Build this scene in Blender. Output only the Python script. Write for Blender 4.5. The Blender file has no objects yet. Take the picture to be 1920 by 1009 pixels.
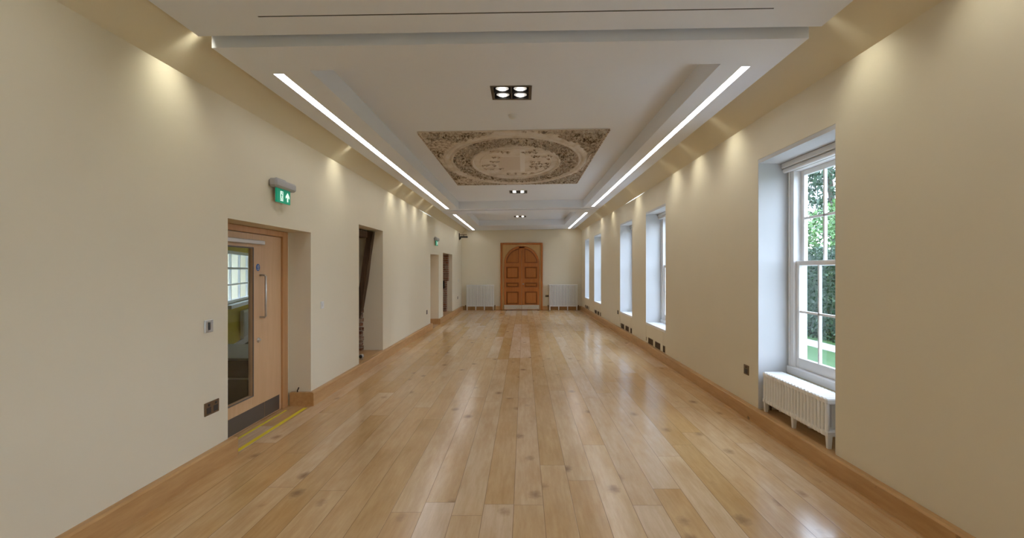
import bpy, math, random
from mathutils import Vector, Matrix
random.seed(7)
S = bpy.context.scene
COL = S.collection
PI = math.pi

# ------------------------------------------------------------------ camera
F = 960.0                       # focal length in pixels of a 1920 wide frame
CZ = 1.60
cam_d = bpy.data.cameras.new('camera'); cam = bpy.data.objects.new('camera', cam_d); COL.objects.link(cam)
cam.location = (0, 0, CZ); cam.rotation_euler = (PI/2, 0, 0)
cam_d.sensor_width = 36; cam_d.lens = 36*F/1920
cam_d.shift_x = -22/1920; cam_d.shift_y = 1.5/1920
cam_d.clip_start = .05; cam_d.clip_end = 300
S.camera = cam

# ------------------------------------------------------------------ world, exposure
SKY = 10.5
w = bpy.data.worlds.new('world'); S.world = w; w.use_nodes = True
wn = w.node_tree.nodes; wl = w.node_tree.links
bg = wn['Background']
tc = wn.new('ShaderNodeTexCoord'); sp = wn.new('ShaderNodeSeparateXYZ'); cr = wn.new('ShaderNodeValToRGB')
wl.new(tc.outputs['Generated'], sp.inputs[0]); wl.new(sp.outputs['Z'], cr.inputs[0]); wl.new(cr.outputs[0], bg.inputs[0])
cr.color_ramp.elements[0].position = 0.0; cr.color_ramp.elements[0].color = (.80, .91, 1.06, 1)
cr.color_ramp.elements[1].position = .8; cr.color_ramp.elements[1].color = (.68, .84, 1.06, 1)
bg.inputs[1].default_value = SKY
S.view_settings.view_transform = 'Standard'; S.view_settings.look = 'None'
S.view_settings.exposure = 0.03; S.view_settings.gamma = 1; S.view_settings.use_curve_mapping = False
S.cycles.max_bounces = 10; S.cycles.diffuse_bounces = 7; S.cycles.transparent_max_bounces = 16
S.cycles.caustics_reflective = False; S.cycles.caustics_refractive = False

# ------------------------------------------------------------------ the plan of the hall
D = 20.4
def XL(y):                       # inner face of the left wall
    return -2.52 if y < 13 else -2.52 + .05*(y-13)/7.4
def XR(y):                       # inner face of the right wall
    return 2.43 if y < 11 else 2.43 - .12*(y-11)/9.4
TILT = .016                      # the old ceiling climbs a little to the right
WINS = [(-3.0, -1.7), (.6, 1.9), (3.99, 5.31), (8.77, 10.19), (11.45, 12.8), (15.7, 17.1), (18.3, 19.4)]
STRIP_COL = (1.0, .98, .98)
SPOT_COL = (1.0, .95, .78)

# wall-washing spot lamps hidden above the rafts' edges
SPOT_W = 29
def spot(x, y, z, tx, ty, tz, p, ang=70, col=SPOT_COL):
    ld = bpy.data.lights.new('spot_lamp', 'SPOT'); ld.energy = p; ld.color = col
    ld.spot_size = math.radians(ang); ld.spot_blend = 1.0; ld.shadow_soft_size = .05
    o = bpy.data.objects.new('spot_lamp', ld); COL.objects.link(o)
    o.location = (x, y, z)
    o.rotation_euler = Vector((tx-x, ty-y, tz-z)).to_track_quat('-Z', 'Y').to_euler()
for y, k in [(-2.5, 1), (-.5, 1), (1.7, .6), (3.58, 1.35), (6.8, .9), (9.7, .9), (10.7, .8), (11.8, .8), (13.0, .9), (18.7, .9)]:
    spot(-2.25, y, 3.30, -2.52, y, 2.45, SPOT_W*k, 104)
for y, k in [(-2.5, 1), (-.5, 1), (1.2, .8), (3.58, .8), (2.6, .55), (5.9, .9), (7.1, .9), (8.15, .9), (10.85, .9), (13.7, .9), (15.5, .9), (18.5, .9)]:
    spot(2.10, y, 3.39, 2.43, y, 2.45, SPOT_W*k, 104)

# ------------------------------------------------------------------ mesh helpers
class MB:
    def __init__(s): s.v = []; s.f = []; s.sm = []
    def add(s, vs, fs, smooth=False):
        n = len(s.v); s.v += [tuple(p) for p in vs]; s.f += [tuple(i+n for i in f) for f in fs]; s.sm += [smooth]*len(fs); return s
    def hexa(s, p):   # 8 points: bottom 4 ccw, top 4 ccw
        return s.add(p, [(3,2,1,0),(4,5,6,7),(0,1,5,4),(1,2,6,5),(2,3,7,6),(3,0,4,7)])
    def box(s, x0, x1, y0, y1, z0, z1):
        x0, x1 = sorted((x0, x1)); y0, y1 = sorted((y0, y1)); z0, z1 = sorted((z0, z1))
        return s.hexa([(x0,y0,z0),(x1,y0,z0),(x1,y1,z0),(x0,y1,z0),(x0,y0,z1),(x1,y0,z1),(x1,y1,z1),(x0,y1,z1)])
    def bbox(s, x0, x1, y0, y1, z0, z1, b=.004):   # box with chamfered edges
        x0, x1 = sorted((x0, x1)); y0, y1 = sorted((y0, y1)); z0, z1 = sorted((z0, z1))
        b = min(b, (x1-x0)/2.1, (y1-y0)/2.1, (z1-z0)/2.1)
        X = (x0, x0+b, x1-b, x1); Y = (y0, y0+b, y1-b, y1); Z = (z0, z0+b, z1-b, z1)
        vs = []; idx = {}
        for i in range(2):
            for j in range(2):
                for k in range(2):
                    xe, xi = (X[0], X[1]) if i == 0 else (X[3], X[2])
                    ye, yi = (Y[0], Y[1]) if j == 0 else (Y[3], Y[2])
                    ze, zi = (Z[0], Z[1]) if k == 0 else (Z[3], Z[2])
                    idx[i,j,k,'x'] = len(vs); vs.append((xe,yi,zi))
                    idx[i,j,k,'y'] = len(vs); vs.append((xi,ye,zi))
                    idx[i,j,k,'z'] = len(vs); vs.append((xi,yi,ze))
        fs = []
        for i in (0,1):
            q = [idx[i,0,0,'x'], idx[i,1,0,'x'], idx[i,1,1,'x'], idx[i,0,1,'x']]; fs.append(q if i else q[::-1])
            q = [idx[0,i,0,'y'], idx[1,i,0,'y'], idx[1,i,1,'y'], idx[0,i,1,'y']]; fs.append(q[::-1] if i else q)
            q = [idx[0,0,i,'z'], idx[1,0,i,'z'], idx[1,1,i,'z'], idx[0,1,i,'z']]; fs.append(q if i else q[::-1])
        for i in (0,1):
            for j in (0,1):
                fs.append([idx[i,j,0,'x'], idx[i,j,1,'x'], idx[i,j,1,'y'], idx[i,j,0,'y']])
                fs.append([idx[i,0,j,'x'], idx[i,1,j,'x'], idx[i,1,j,'z'], idx[i,0,j,'z']])
                fs.append([idx[0,i,j,'y'], idx[1,i,j,'y'], idx[1,i,j,'z'], idx[0,i,j,'z']])
        for i in (0,1):
            for j in (0,1):
                for k in (0,1): fs.append([idx[i,j,k,'x'], idx[i,j,k,'y'], idx[i,j,k,'z']])
        c = Vector(((x0+x1)/2, (y0+y1)/2, (z0+z1)/2)); out = []
        for f in fs:
            p = [Vector(vs[q]) for q in f]; n = (p[1]-p[0]).cross(p[2]-p[0]); m = sum(p, Vector())/len(p) - c
            out.append(tuple(f) if n.dot(m) > 0 else tuple(reversed(f)))
        return s.add(vs, out)
    def tube(s, pts, r, n=12, caps=True):
        pts = [Vector(p) for p in pts]; rings = []
        rr = r if isinstance(r, (list, tuple)) else [r]*len(pts)
        up = None; vs = []
        for i, p in enumerate(pts):
            t = (pts[min(i+1, len(pts)-1)] - pts[max(i-1, 0)]).normalized()
            if up is None: up = Vector((0,0,1)) if abs(t.z) < .9 else Vector((1,0,0))
            a = t.cross(up).normalized(); b = a.cross(t).normalized(); up = b
            for k in range(n):
                th = 2*PI*k/n; vs.append(p + a*math.cos(th)*rr[i] + b*math.sin(th)*rr[i])
        fs = []
        for i in range(len(pts)-1):
            for k in range(n):
                k2 = (k+1) % n; fs.append((i*n+k, i*n+k2, (i+1)*n+k2, (i+1)*n+k))
        s.add(vs, fs, True)
        if caps:
            s.add(vs[:n], [tuple(range(n))]); s.add(vs[-n:], [tuple(reversed(range(n)))])
        return s
    def lathe(s, c, prof, axis='z', n=20):   # prof: (radius, height) pairs
        vs = []
        for (r, h) in prof:
            for k in range(n):
                th = 2*PI*k/n; a, b = r*math.cos(th), r*math.sin(th)
                d = {'z': (a,b,h), 'x': (h,a,b), 'y': (a,h,b)}[axis]
                vs.append((c[0]+d[0], c[1]+d[1], c[2]+d[2]))
        fs = [(i*n+k, i*n+(k+1)%n, (i+1)*n+(k+1)%n, (i+1)*n+k) for i in range(len(prof)-1) for k in range(n)]
        return s.add(vs, fs, True)
    def prism(s, poly, d0, d1, axis='y'):    # poly in the two other axes; extruded from d0 to d1
        def P(a, b, d): return {'y': (a, d, b), 'x': (d, a, b), 'z': (a, b, d)}[axis]
        n = len(poly); vs = [P(a,b,d0) for a,b in poly] + [P(a,b,d1) for a,b in poly]
        fs = [tuple(range(n)), tuple(reversed(range(n, 2*n)))] + [(i, i+n, (i+1)%n+n, (i+1)%n) for i in range(n)]
        return s.add(vs, fs)
    def build(s, name, mat, parent=None, fix=True):
        me = bpy.data.meshes.new(name)
        off = Vector(ORG.get(parent.name, (0,0,0))) if parent else Vector((0,0,0))
        me.from_pydata([tuple(Vector(p)-off) for p in s.v], [], s.f)
        me.polygons.foreach_set('use_smooth', s.sm)
        if fix:
            import bmesh
            bm = bmesh.new(); bm.from_mesh(me); bmesh.ops.recalc_face_normals(bm, faces=bm.faces); bm.to_mesh(me); bm.free()
        me.materials.append(mat); me.update()
        o = bpy.data.objects.new(name, me); COL.objects.link(o)
        if parent: o.parent = parent
        ORG[o.name] = tuple(off)
        return o
ORG = {}
def thing(name, label, cat, loc=(0,0,0), group=None):
    o = bpy.data.objects.new(name, None); COL.objects.link(o); o.location = loc; o.empty_display_size = .1
    o['label'] = label; o['category'] = cat
    if group: o['group'] = group
    ORG[o.name] = tuple(loc); return o
def tag(o, label, cat, group=None):
    o['label'] = label; o['category'] = cat
    if group: o['group'] = group
    return o
def struct(o): o['kind'] = 'structure'; return o
def sempty(name, loc=(0,0,0)):
    o = bpy.data.objects.new(name, None); COL.objects.link(o); o.location = loc; o['kind'] = 'structure'; ORG[o.name] = tuple(loc); return o
def kids(o): return [c for c in COL.objects if c.parent == o]
def dup(root, dloc, label=None, group=None):
    r = root.copy(); COL.objects.link(r); r.location = Vector(root.location) + Vector(dloc)
    if label: r['label'] = label
    if group: r['group'] = group
    for ch in kids(root):
        c = ch.copy(); COL.objects.link(c); c.parent = r
        for g in kids(ch):
            d = g.copy(); COL.objects.link(d); d.parent = c
    return r

# ------------------------------------------------------------------ materials
def mat(name, col=(.5,.5,.5), rough=.5, metal=0, spec=.5, emit=None, es=0, coat=0):
    m = bpy.data.materials.new(name); m.use_nodes = True
    b = m.node_tree.nodes['Principled BSDF']
    b.inputs['Base Color'].default_value = (*col, 1); b.inputs['Roughness'].default_value = rough
    b.inputs['Metallic'].default_value = metal; b.inputs['Specular IOR Level'].default_value = spec
    b.inputs['Coat Weight'].default_value = coat; b.inputs['Coat Roughness'].default_value = .15
    if emit: b.inputs['Emission Color'].default_value = (*emit, 1); b.inputs['Emission Strength'].default_value = es
    return m
def N(m, t, **kw):
    n = m.node_tree.nodes.new(t)
    for k, v in kw.items(): setattr(n, k, v)
    return n
def L(m, a, b): m.node_tree.links.new(a, b)
def M2(m, op, a, b=None, c=None):
    n = N(m, 'ShaderNodeMath', operation=op)
    for i, q in enumerate((a, b, c)):
        if q is None: continue
        if isinstance(q, (int, float)): n.inputs[i].default_value = q
        else: L(m, q, n.inputs[i])
    return n.outputs[0]
def ramp(m, fac, stops):
    r = N(m, 'ShaderNodeValToRGB'); e = r.color_ramp.elements
    while len(e) < len(stops): e.new(.5)
    for i, (p, c) in enumerate(stops): e[i].position = p; e[i].color = (*c, 1)
    if fac is not None: L(m, fac, r.inputs[0])
    return r.outputs[0]
def mixc(m, fac, a, b, mode='MIX'):
    n = N(m, 'ShaderNodeMix', data_type='RGBA', blend_type=mode)
    if isinstance(fac, (int, float)): n.inputs[0].default_value = fac
    else: L(m, fac, n.inputs[0])
    for i, q in ((6, a), (7, b)):
        if isinstance(q, tuple): n.inputs[i].default_value = (*q, 1)
        else: L(m, q, n.inputs[i])
    return n.outputs[2]
def noise(m, vec, scale, detail=3, rough=.55):
    n = N(m, 'ShaderNodeTexNoise'); n.inputs['Scale'].default_value = scale
    n.inputs['Detail'].default_value = detail; n.inputs['Roughness'].default_value = rough
    if vec is not None: L(m, vec, n.inputs['Vector'])
    return n.outputs['Fac']
def vscale(m, vec, s, off=None):
    n = N(m, 'ShaderNodeVectorMath', operation='MULTIPLY'); L(m, vec, n.inputs[0]); n.inputs[1].default_value = s; return n.outputs[0]
def pos(m): return N(m, 'ShaderNodeNewGeometry').outputs['Position']
def objc(m): return N(m, 'ShaderNodeTexCoord').outputs['Object']
def bump(m, h, strength, dist=.01):
    b = N(m, 'ShaderNodeBump'); b.inputs['Strength'].default_value = strength; b.inputs['Distance'].default_value = dist
    L(m, h, b.inputs['Height']); L(m, b.outputs[0], m.node_tree.nodes['Principled BSDF'].inputs['Normal'])
def plaster(name, col, var=.03):
    m = mat(name, col, .75, spec=.25); p = pos(m)
    f = noise(m, p, 1.3, 3)
    c = mixc(m, f, tuple(x*(1-var) for x in col), tuple(min(1, x*(1+var)) for x in col))
    L(m, c, m.node_tree.nodes['Principled BSDF'].inputs['Base Color'])
    bump(m, noise(m, p, 9, 4), .12, .01)
    return m
CREAM = (.77, .71, .56)
m_wall = plaster('cream_plaster', CREAM)
m_cove = plaster('cream_cove_plaster', (.78, .72, .555))
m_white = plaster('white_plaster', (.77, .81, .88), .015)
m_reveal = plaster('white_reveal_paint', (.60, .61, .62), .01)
m_paintw = mat('white_gloss_paint', (.82, .82, .82), .3)
m_rad = mat('radiator_enamel', (.84, .83, .80), .35)
m_black = mat('black_plastic', (.015, .014, .013), .4)
m_steel = mat('brushed_steel', (.55, .53, .50), .32, 1)
m_kick = mat('kick_plate_steel', (.13, .11, .095), .45, .6)
m_brass = mat('antique_brass', (.20, .13, .07), .4, .8)
m_grey = mat('grey_plastic', (.42, .42, .42), .5)
m_wplas = mat('white_plastic', (.75, .75, .73), .4)
m_yel = mat('yellow_tape', (.80, .66, .02), .5)
m_green = mat('exit_green', (.0, .22, .12), .5, emit=(.0, .30, .17), es=.45)
m_exitw = mat('exit_white', (.8, .9, .85), .5, emit=(.7, 1, .85), es=.8)
m_blue = mat('blue_disc', (.03, .12, .42), .5)
m_strip = mat('strip_diffuser', (.9,.9,.9), .5, emit=STRIP_COL, es=8.5)
m_lamp = mat('lamp_face', (.9,.9,.9), .5, emit=(1, .94, .86), es=14)
m_reflector = mat('lamp_reflector', (.45,.45,.45), .35, .7)
m_dark = mat('dark_void', (.006, .005, .004), .9, spec=0)
m_yroom = plaster('yellow_wall_paint', (.62, .46, .03))
m_carpet = mat('grey_carpet', (.16, .16, .165), .95, spec=.05)
m_tabletop = mat('grey_tabletop', (.45, .46, .47), .4)
m_darkwood = mat('dark_brown_board', (.10, .06, .03), .5)

def planks():
    m = mat('oak_plank_floor', (.5,.3,.15), .22, spec=.5); b = m.node_tree.nodes['Principled BSDF']
    p = pos(m); s = N(m, 'ShaderNodeSeparateXYZ'); L(m, p, s.inputs[0]); x, y = s.outputs['X'], s.outputs['Y']
    W = .202
    u = M2(m, 'DIVIDE', M2(m, 'ADD', x, .068+20*W), W); col = M2(m, 'FLOOR', u); fu = M2(m, 'FRACT', u)
    wn1 = N(m, 'ShaderNodeTexWhiteNoise', noise_dimensions='1D'); L(m, col, wn1.inputs['W'])
    off = M2(m, 'MULTIPLY', wn1.outputs['Value'], 7.0)
    v = M2(m, 'DIVIDE', M2(m, 'ADD', M2(m, 'ADD', y, 40), off), 2.9); row = M2(m, 'FLOOR', v); fv = M2(m, 'FRACT', v)
    cv = N(m, 'ShaderNodeCombineXYZ'); L(m, col, cv.inputs[0]); L(m, row, cv.inputs[1])
    wn2 = N(m, 'ShaderNodeTexWhiteNoise', noise_dimensions='3D'); L(m, cv.outputs[0], wn2.inputs['Vector'])
    base = ramp(m, wn2.outputs['Value'], [(0, (.60, .385, .17)), (.25, (.67, .45, .23)), (.5, (.71, .51, .30)), (.75, (.75, .57, .40)), (1, (.64, .41, .18))])
    # grain, offset per plank
    sh = N(m, 'ShaderNodeVectorMath', operation='MULTIPLY_ADD'); L(m, wn2.outputs['Color'], sh.inputs[0]); sh.inputs[1].default_value = (9, 9, 9); L(m, p, sh.inputs[2])
    g1 = noise(m, vscale(m, sh.outputs[0], (1, .09, 1)), 32, 5, .65)
    g2 = noise(m, vscale(m, sh.outputs[0], (1, .28, 1)), 5.5, 4, .6)
    c = mixc(m, ramp(m, g1, [(.38, (0,0,0)), (.66, (1,1,1))]), mixc(m, 1.0, base, (.88, .85, .80), 'MULTIPLY'), base)
    c = mixc(m, ramp(m, g2, [(.30, (1,1,1)), (.60, (0,0,0))]), c, mixc(m, 1.0, c, (.88, .81, .70), 'MULTIPLY'))
    # knots
    vo = N(m, 'ShaderNodeTexVoronoi'); L(m, vscale(m, sh.outputs[0], (1, .62, 1)), vo.inputs['Vector']); vo.inputs['Scale'].default_value = 3.1; vo.inputs['Randomness'].default_value = 1
    kd = M2(m, 'ADD', vo.outputs['Distance'], M2(m, 'MULTIPLY', noise(m, sh.outputs[0], 26, 3), .12))
    c = mixc(m, M2(m, 'MULTIPLY', ramp(m, kd, [(.10, (1,1,1)), (.24, (0,0,0))]), .8), c, (.24, .13, .065))
    # seams
    e1 = M2(m, 'MULTIPLY', M2(m, 'MINIMUM', fu, M2(m, 'SUBTRACT', 1, fu)), W)
    e2 = M2(m, 'MULTIPLY', M2(m, 'MINIMUM', fv, M2(m, 'SUBTRACT', 1, fv)), 2.9)
    e = M2(m, 'MINIMUM', e1, e2)
    seam = ramp(m, M2(m, 'MULTIPLY', e, 100), [(.10, (1,1,1)), (.30, (0,0,0))])
    c = mixc(m, M2(m, 'MULTIPLY', seam, .62), c, (.15, .08, .035))
    L(m, c, b.inputs['Base Color'])
    rr = M2(m, 'ADD', M2(m, 'MULTIPLY', noise(m, p, 2.2, 4), .07), .165)
    L(m, rr, b.inputs['Roughness'])
    hb = M2(m, 'ADD', M2(m, 'MULTIPLY', noise(m, vscale(m, p, (1, .35, 1)), 3.5, 2), 1.0), M2(m, 'MULTIPLY', seam, -.25))
    bump(m, hb, .10, .02)
    return m
m_floor = planks()

def wood(name, c0, c1, knots=True, rough=.42, axis=(.12, 1, 1), scale=9, knotcol=None):
    m = mat(name, c0, rough, spec=.4); b = m.node_tree.nodes['Principled BSDF']; p = pos(m)
    g = noise(m, vscale(m, p, axis), scale*3, 5, .6); g2 = noise(m, vscale(m, p, axis), scale*.6, 3)
    f = M2(m, 'ADD', M2(m, 'MULTIPLY', g, .55), M2(m, 'MULTIPLY', g2, .45))
    c = ramp(m, f, [(.35, c0), (.65, c1)])
    if knots:
        vo = N(m, 'ShaderNodeTexVoronoi'); L(m, vscale(m, p, tuple(max(.5, a) for a in axis)), vo.inputs['Vector']); vo.inputs['Scale'].default_value = 4
        kd = M2(m, 'ADD', vo.outputs['Distance'], M2(m, 'MULTIPLY', noise(m, p, 30, 3), .14))
        c = mixc(m, ramp(m, kd, [(.09, (1,1,1)), (.15, (0,0,0))]), c, knotcol or tuple(x*.35 for x in c0))
    L(m, c, b.inputs['Base Color']); return m
m_base = wood('oak_skirting', (.46, .255, .095), (.60, .37, .165), True, .38, (1, .12, 1))
m_doorwood = wood('pale_maple_veneer', (.60, .38, .20), (.68, .45, .26), False, .4, (1, 1, .1), 7)
m_framewood = wood('oak_door_frame', (.50, .26, .10), (.58, .33, .15), False, .4, (1, 1, .1), 7)
m_pine = wood('varnished_pine', (.40, .125, .022), (.50, .175, .04), False, .32, (1, 1, .1), 8)
m_pineshade = wood('shadow_line_pine', (.20, .055, .01), (.27, .08, .015), False, .35, (1, 1, .1), 8)  # pine darkened so the moulding paints shadow lines around the door panels
m_pine2 = wood('varnished_pine_panel', (.38, .125, .022), (.48, .175, .04), False, .32, (1, 1, .1), 8)
m_spandrel = wood('pale_pine', (.52, .31, .11), (.60, .38, .16), False, .4, (1, 1, .1), 8)
m_timber = wood('old_dark_timber', (.035, .018, .008), (.13, .075, .04), False, .8, (1, 1, .1), 8)

def stone(name, brick):
    m = mat(name, (.3,.2,.15), .9, spec=.1); b = m.node_tree.nodes['Principled BSDF']; p = pos(m)
    if brick:
        s = N(m, 'ShaderNodeSeparateXYZ'); L(m, p, s.inputs[0])
        cv = N(m, 'ShaderNodeCombineXYZ'); L(m, M2(m, 'ADD', s.outputs['X'], s.outputs['Y']), cv.inputs[0]); L(m, s.outputs['Z'], cv.inputs[1])
        br = N(m, 'ShaderNodeTexBrick'); L(m, cv.outputs[0], br.inputs['Vector'])
        br.inputs['Color1'].default_value = (.27,.11,.06,1); br.inputs['Color2'].default_value = (.16,.075,.045,1); br.inputs['Mortar'].default_value = (.38,.33,.26,1)
        br.inputs['Scale'].default_value = 1; br.inputs['Mortar Size'].default_value = .008; br.inputs['Brick Width'].default_value = .22; br.inputs['Row Height'].default_value = .075
        c = mixc(m, ramp(m, noise(m, p, 5, 4), [(.45, (0,0,0)), (.7, (.7,.7,.7))]), br.outputs['Color'], (.40,.33,.25))
        L(m, c, b.inputs['Base Color']); bump(m, br.outputs['Fac'], -.6, .02)
    else:
        vo = N(m, 'ShaderNodeTexVoronoi', feature='DISTANCE_TO_EDGE'); L(m, p, vo.inputs['Vector']); vo.inputs['Scale'].default_value = 6
        c = mixc(m, ramp(m, vo.outputs['Distance'], [(.03, (1,1,1)), (.12, (0,0,0))]), ramp(m, noise(m, p, 7, 4), [(.3, (.10,.07,.045)), (.55, (.45,.40,.33)), (.8, (.55,.5,.42))]), (.10,.075,.05))
        L(m, c, b.inputs['Base Color']); bump(m, vo.outputs['Distance'], .8, .05)
    return m
m_brick = stone('old_brick', True); m_rubble = stone('lime_rubble', False)

def glassmat(name, tint=(.96, .98, 1.0)):
    m = bpy.data.materials.new(name); m.use_nodes = True; nt = m.node_tree; nt.nodes.clear()
    o = nt.nodes.new('ShaderNodeOutputMaterial'); t = nt.nodes.new('ShaderNodeBsdfTransparent'); g = nt.nodes.new('ShaderNodeBsdfGlossy')
    mx = nt.nodes.new('ShaderNodeMixShader'); lw = nt.nodes.new('ShaderNodeLayerWeight'); pw = nt.nodes.new('ShaderNodeMath'); pw.operation = 'POWER'; pw.inputs[1].default_value = 5; nt.links.new(lw.outputs['Facing'], pw.inputs[0]); fr = nt.nodes.new('ShaderNodeMath'); fr.operation = 'MULTIPLY_ADD'; fr.inputs[1].default_value = .94; fr.inputs[2].default_value = .03; nt.links.new(pw.outputs[0], fr.inputs[0]); lw.inputs[0].default_value = .5
    t.inputs[0].default_value = (*tint, 1); g.inputs['Roughness'].default_value = .01
    nt.links.new(fr.outputs[0], mx.inputs[0]); nt.links.new(t.outputs[0], mx.inputs[1]); nt.links.new(g.outputs[0], mx.inputs[2]); nt.links.new(mx.outputs[0], o.inputs[0])
    return m
m_glass = glassmat('window_glass')

def leafmat(name, a, b_, c3):
    m = mat(name, a, .55, spec=.3); b = m.node_tree.nodes['Principled BSDF']
    c = ramp(m, noise(m, pos(m), 3.0, 3, .7), [(.3, a), (.5, b_), (.72, c3)]); c = mixc(m, 1.0, c, (.5, .5, .5), 'MULTIPLY'); L(m, c, b.inputs['Base Color'])
    return m
m_ivy = leafmat('dark_hedge_leaf', (.012,.045,.022), (.03,.085,.03), (.06,.13,.05))
m_leafd = leafmat('dark_tree_leaf', (.02,.05,.03), (.04,.09,.04), (.08,.15,.07))
m_leafl = leafmat('pale_tree_leaf', (.09,.22,.06), (.16,.33,.09), (.26,.45,.15))
m_bark = mat('bark', (.07,.05,.035), .9)
m_grass = leafmat('lawn_grass', (.05,.13,.03), (.07,.17,.04), (.10,.21,.06))

# ------------------------------------------------------------------ room shell
def wall_mesh(fx, thick, side, y0, y1, z0, ztop, holes, brk=()):
    """holes: (ya, yb, za, zb) cut right through; fx: inner face; side -1 left, +1 right"""
    mb = MB(); ys = sorted({y0, y1, *brk, *[h[0] for h in holes], *[h[1] for h in holes]})
    def seg(a, b, c, d):
        xa, xb = fx(a), fx(b); oa, ob = xa+side*thick, xb+side*thick
        if side < 0: mb.hexa([(oa,a,c),(xa,a,c),(xb,b,c),(ob,b,c),(oa,a,d),(xa,a,d),(xb,b,d),(ob,b,d)])
        else: mb.hexa([(xa,a,c),(oa,a,c),(ob,b,c),(xb,b,c),(xa,a,d),(oa,a,d),(ob,b,d),(xb,b,d)])
    for a, b in zip(ys, ys[1:]):
        hs = [h for h in holes if h[0] <= a+1e-6 and h[1] >= b-1e-6]
        if not hs: seg(a, b, z0, ztop); continue
        h = hs[0]
        if h[2] > z0: seg(a, b, z0, h[2])
        if h[3] < ztop: seg(a, b, h[3], ztop)
    return mb
Y0 = -4.0
BB = .16
D1 = (4.36, 6.06); D2 = (13.8, 15.1); N1 = (7.83, 9.16); N2 = (15.86, 17.8)
TL, TR = 3.05, 3.16
lh = [(D1[0], D1[1], 0, 2.04), (N1[0], N1[1], .14, 2.295), (D2[0], D2[1], 0, 2.04), (N2[0], N2[1], .14, 2.13)]
struct(wall_mesh(XL, .60, -1, Y0, D, -.0, TL, lh, (13,)).build('wall_left', m_wall))
rh = [(a, b, .14 if i == 2 else .14, 2.74) for i, (a, b) in enumerate(WINS)]
struct(wall_mesh(XR, .50, 1, Y0, D, 0, TR, rh, (11,)).build('wall_right', m_wall))
# dry-lined white reveals, thin boards against the jambs and head of each window
struct(MB().box(XL(D)-.6, XR(D)+.5, D, D+.3, 0, 3.6).build('wall_far', m_wall))
struct(MB().box(XL(0)-.6, XR(0)+.5, Y0-.3, Y0, 0, 3.6).build('wall_back', m_wall))
struct(MB().box(-2.53, 2.44, Y0, D, -.06, 0).build('floor', m_floor))
# door thresholds and niche floors belong to the floor boards
struct(MB().box(-3.12, -2.53, D1[0]-.0, D1[1], -.06, 0).build('floor_threshold', m_floor))
struct(MB().box(-3.12, -2.51, D2[0]-.0, D2[1], -.06, 0).build('floor_threshold', m_floor))
for (a, b) in (N1, N2): struct(MB().box(-3.10, XL(a)-.003, a+.002, b-.002, .14, .165).build('floor_niche', m_base))

# sloped cream cove and the high ceiling behind the rafts
mb = MB()
def cz(x): return TILT*x
P = [(-2.52, TL), (-2.0, TL+.46), (1.85, TR+.40), (2.43, TR)]
for (xa, za), (xb, zb) in zip(P, P[1:]):
    n = 12
    def xe(x, y):
        if x == -2.52: return XL(y)
        if x == 2.43: return XR(y)
        return x
    for i in range(n):
        a = Y0 + (D-Y0)*i/n; b = Y0 + (D-Y0)*(i+1)/n
        mb.hexa([(xe(xa,a),a,za),(xe(xb,a),a,zb),(xe(xb,b),b,zb),(xe(xa,b),b,za),(xe(xa,a),a,za+.08),(xe(xb,a),a,zb+.08),(xe(xb,b),b,zb+.08),(xe(xa,b),b,za+.08)])
struct(mb.build('ceiling', m_cove))

# suspended white plaster rafts
def sh(mb):            # the raft's slope across the room
    mb.v = [(x, y, z+TILT*x) for (x, y, z) in mb.v]; return mb
def slab(mb, x0, x1, y0, y1, z0, z1, holes):
    xs = sorted({x0, x1, *[h[0] for h in holes], *[h[1] for h in holes]}); ys = sorted({y0, y1, *[h[2] for h in holes], *[h[3] for h in holes]})
    for a, b in zip(xs, xs[1:]):
        for c, d in zip(ys, ys[1:]):
            if any(h[0]-1e-6 <= a and b <= h[1]+1e-6 and h[2]-1e-6 <= c and d <= h[3]+1e-6 for h in holes): continue
            mb.box(a, b, c, d, z0, z1)
RL, RR = -2.20, 2.01
RZ = 3.20
strips = []
def raft(y0, y1, cof, z, sy, fixtures, rl=RL, rr=RR, extra=()):
    mb = MB()
    hs = [cof] + [(-2.005, -1.925, sy[0], sy[1]), (1.745, 1.815, sy[0], sy[1])] + list(extra)
    slab(mb, rl, rr, y0, y1, z, z+.13, hs)
    for h in hs[1:]: mb.box(h[0]-.01, h[1]+.01, h[2]-.01, h[3]+.01, z+.06, z+.075)
    cd = .20
    mb.box(cof[0]-.05, cof[0], cof[2]-.05, cof[3]+.05, z+.13, z+cd+.04); mb.box(cof[1], cof[1]+.05, cof[2]-.05, cof[3]+.05, z+.13, z+cd+.04)
    mb.box(cof[0], cof[1], cof[2]-.05, cof[2], z+.13, z+cd+.04); mb.box(cof[0], cof[1], cof[3], cof[3]+.05, z+.13, z+cd+.04)
    slab(mb, cof[0], cof[1], cof[2], cof[3], z+cd, z+cd+.04, [(fx-.19, fx+.19, fy-.19, fy+.19) for fx, fy in fixtures])
    struct(sh(mb).build('ceiling_raft', m_white))
    strips.append((y0, z, sy))
raft(Y0+.05, 3.55, (-1.69, 1.555, -3.5, 2.6), 3.255, (-3.6, 2.75), [(-.12, -.4)], RL-.055, RR+.055, [(-1.71, 1.61, 3.285, 3.30)])  # out-of-view strip lights of this raft are added to light the foreground
raft(3.61, 13.55, (-1.69, 1.555, 4.04, 13.3), RZ, (4.10, 13.2), [(-.125, 5.2), (-.125, 11.8)])
raft(13.68, D-.02, (-1.60, 1.46, 14.3, 18.3), RZ-.005, (14.5, 20.15), [(-.125, 17.2)])
names = ['added out of view over the entrance end', 'along the middle bay', 'at the far end by the double doors']
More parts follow.
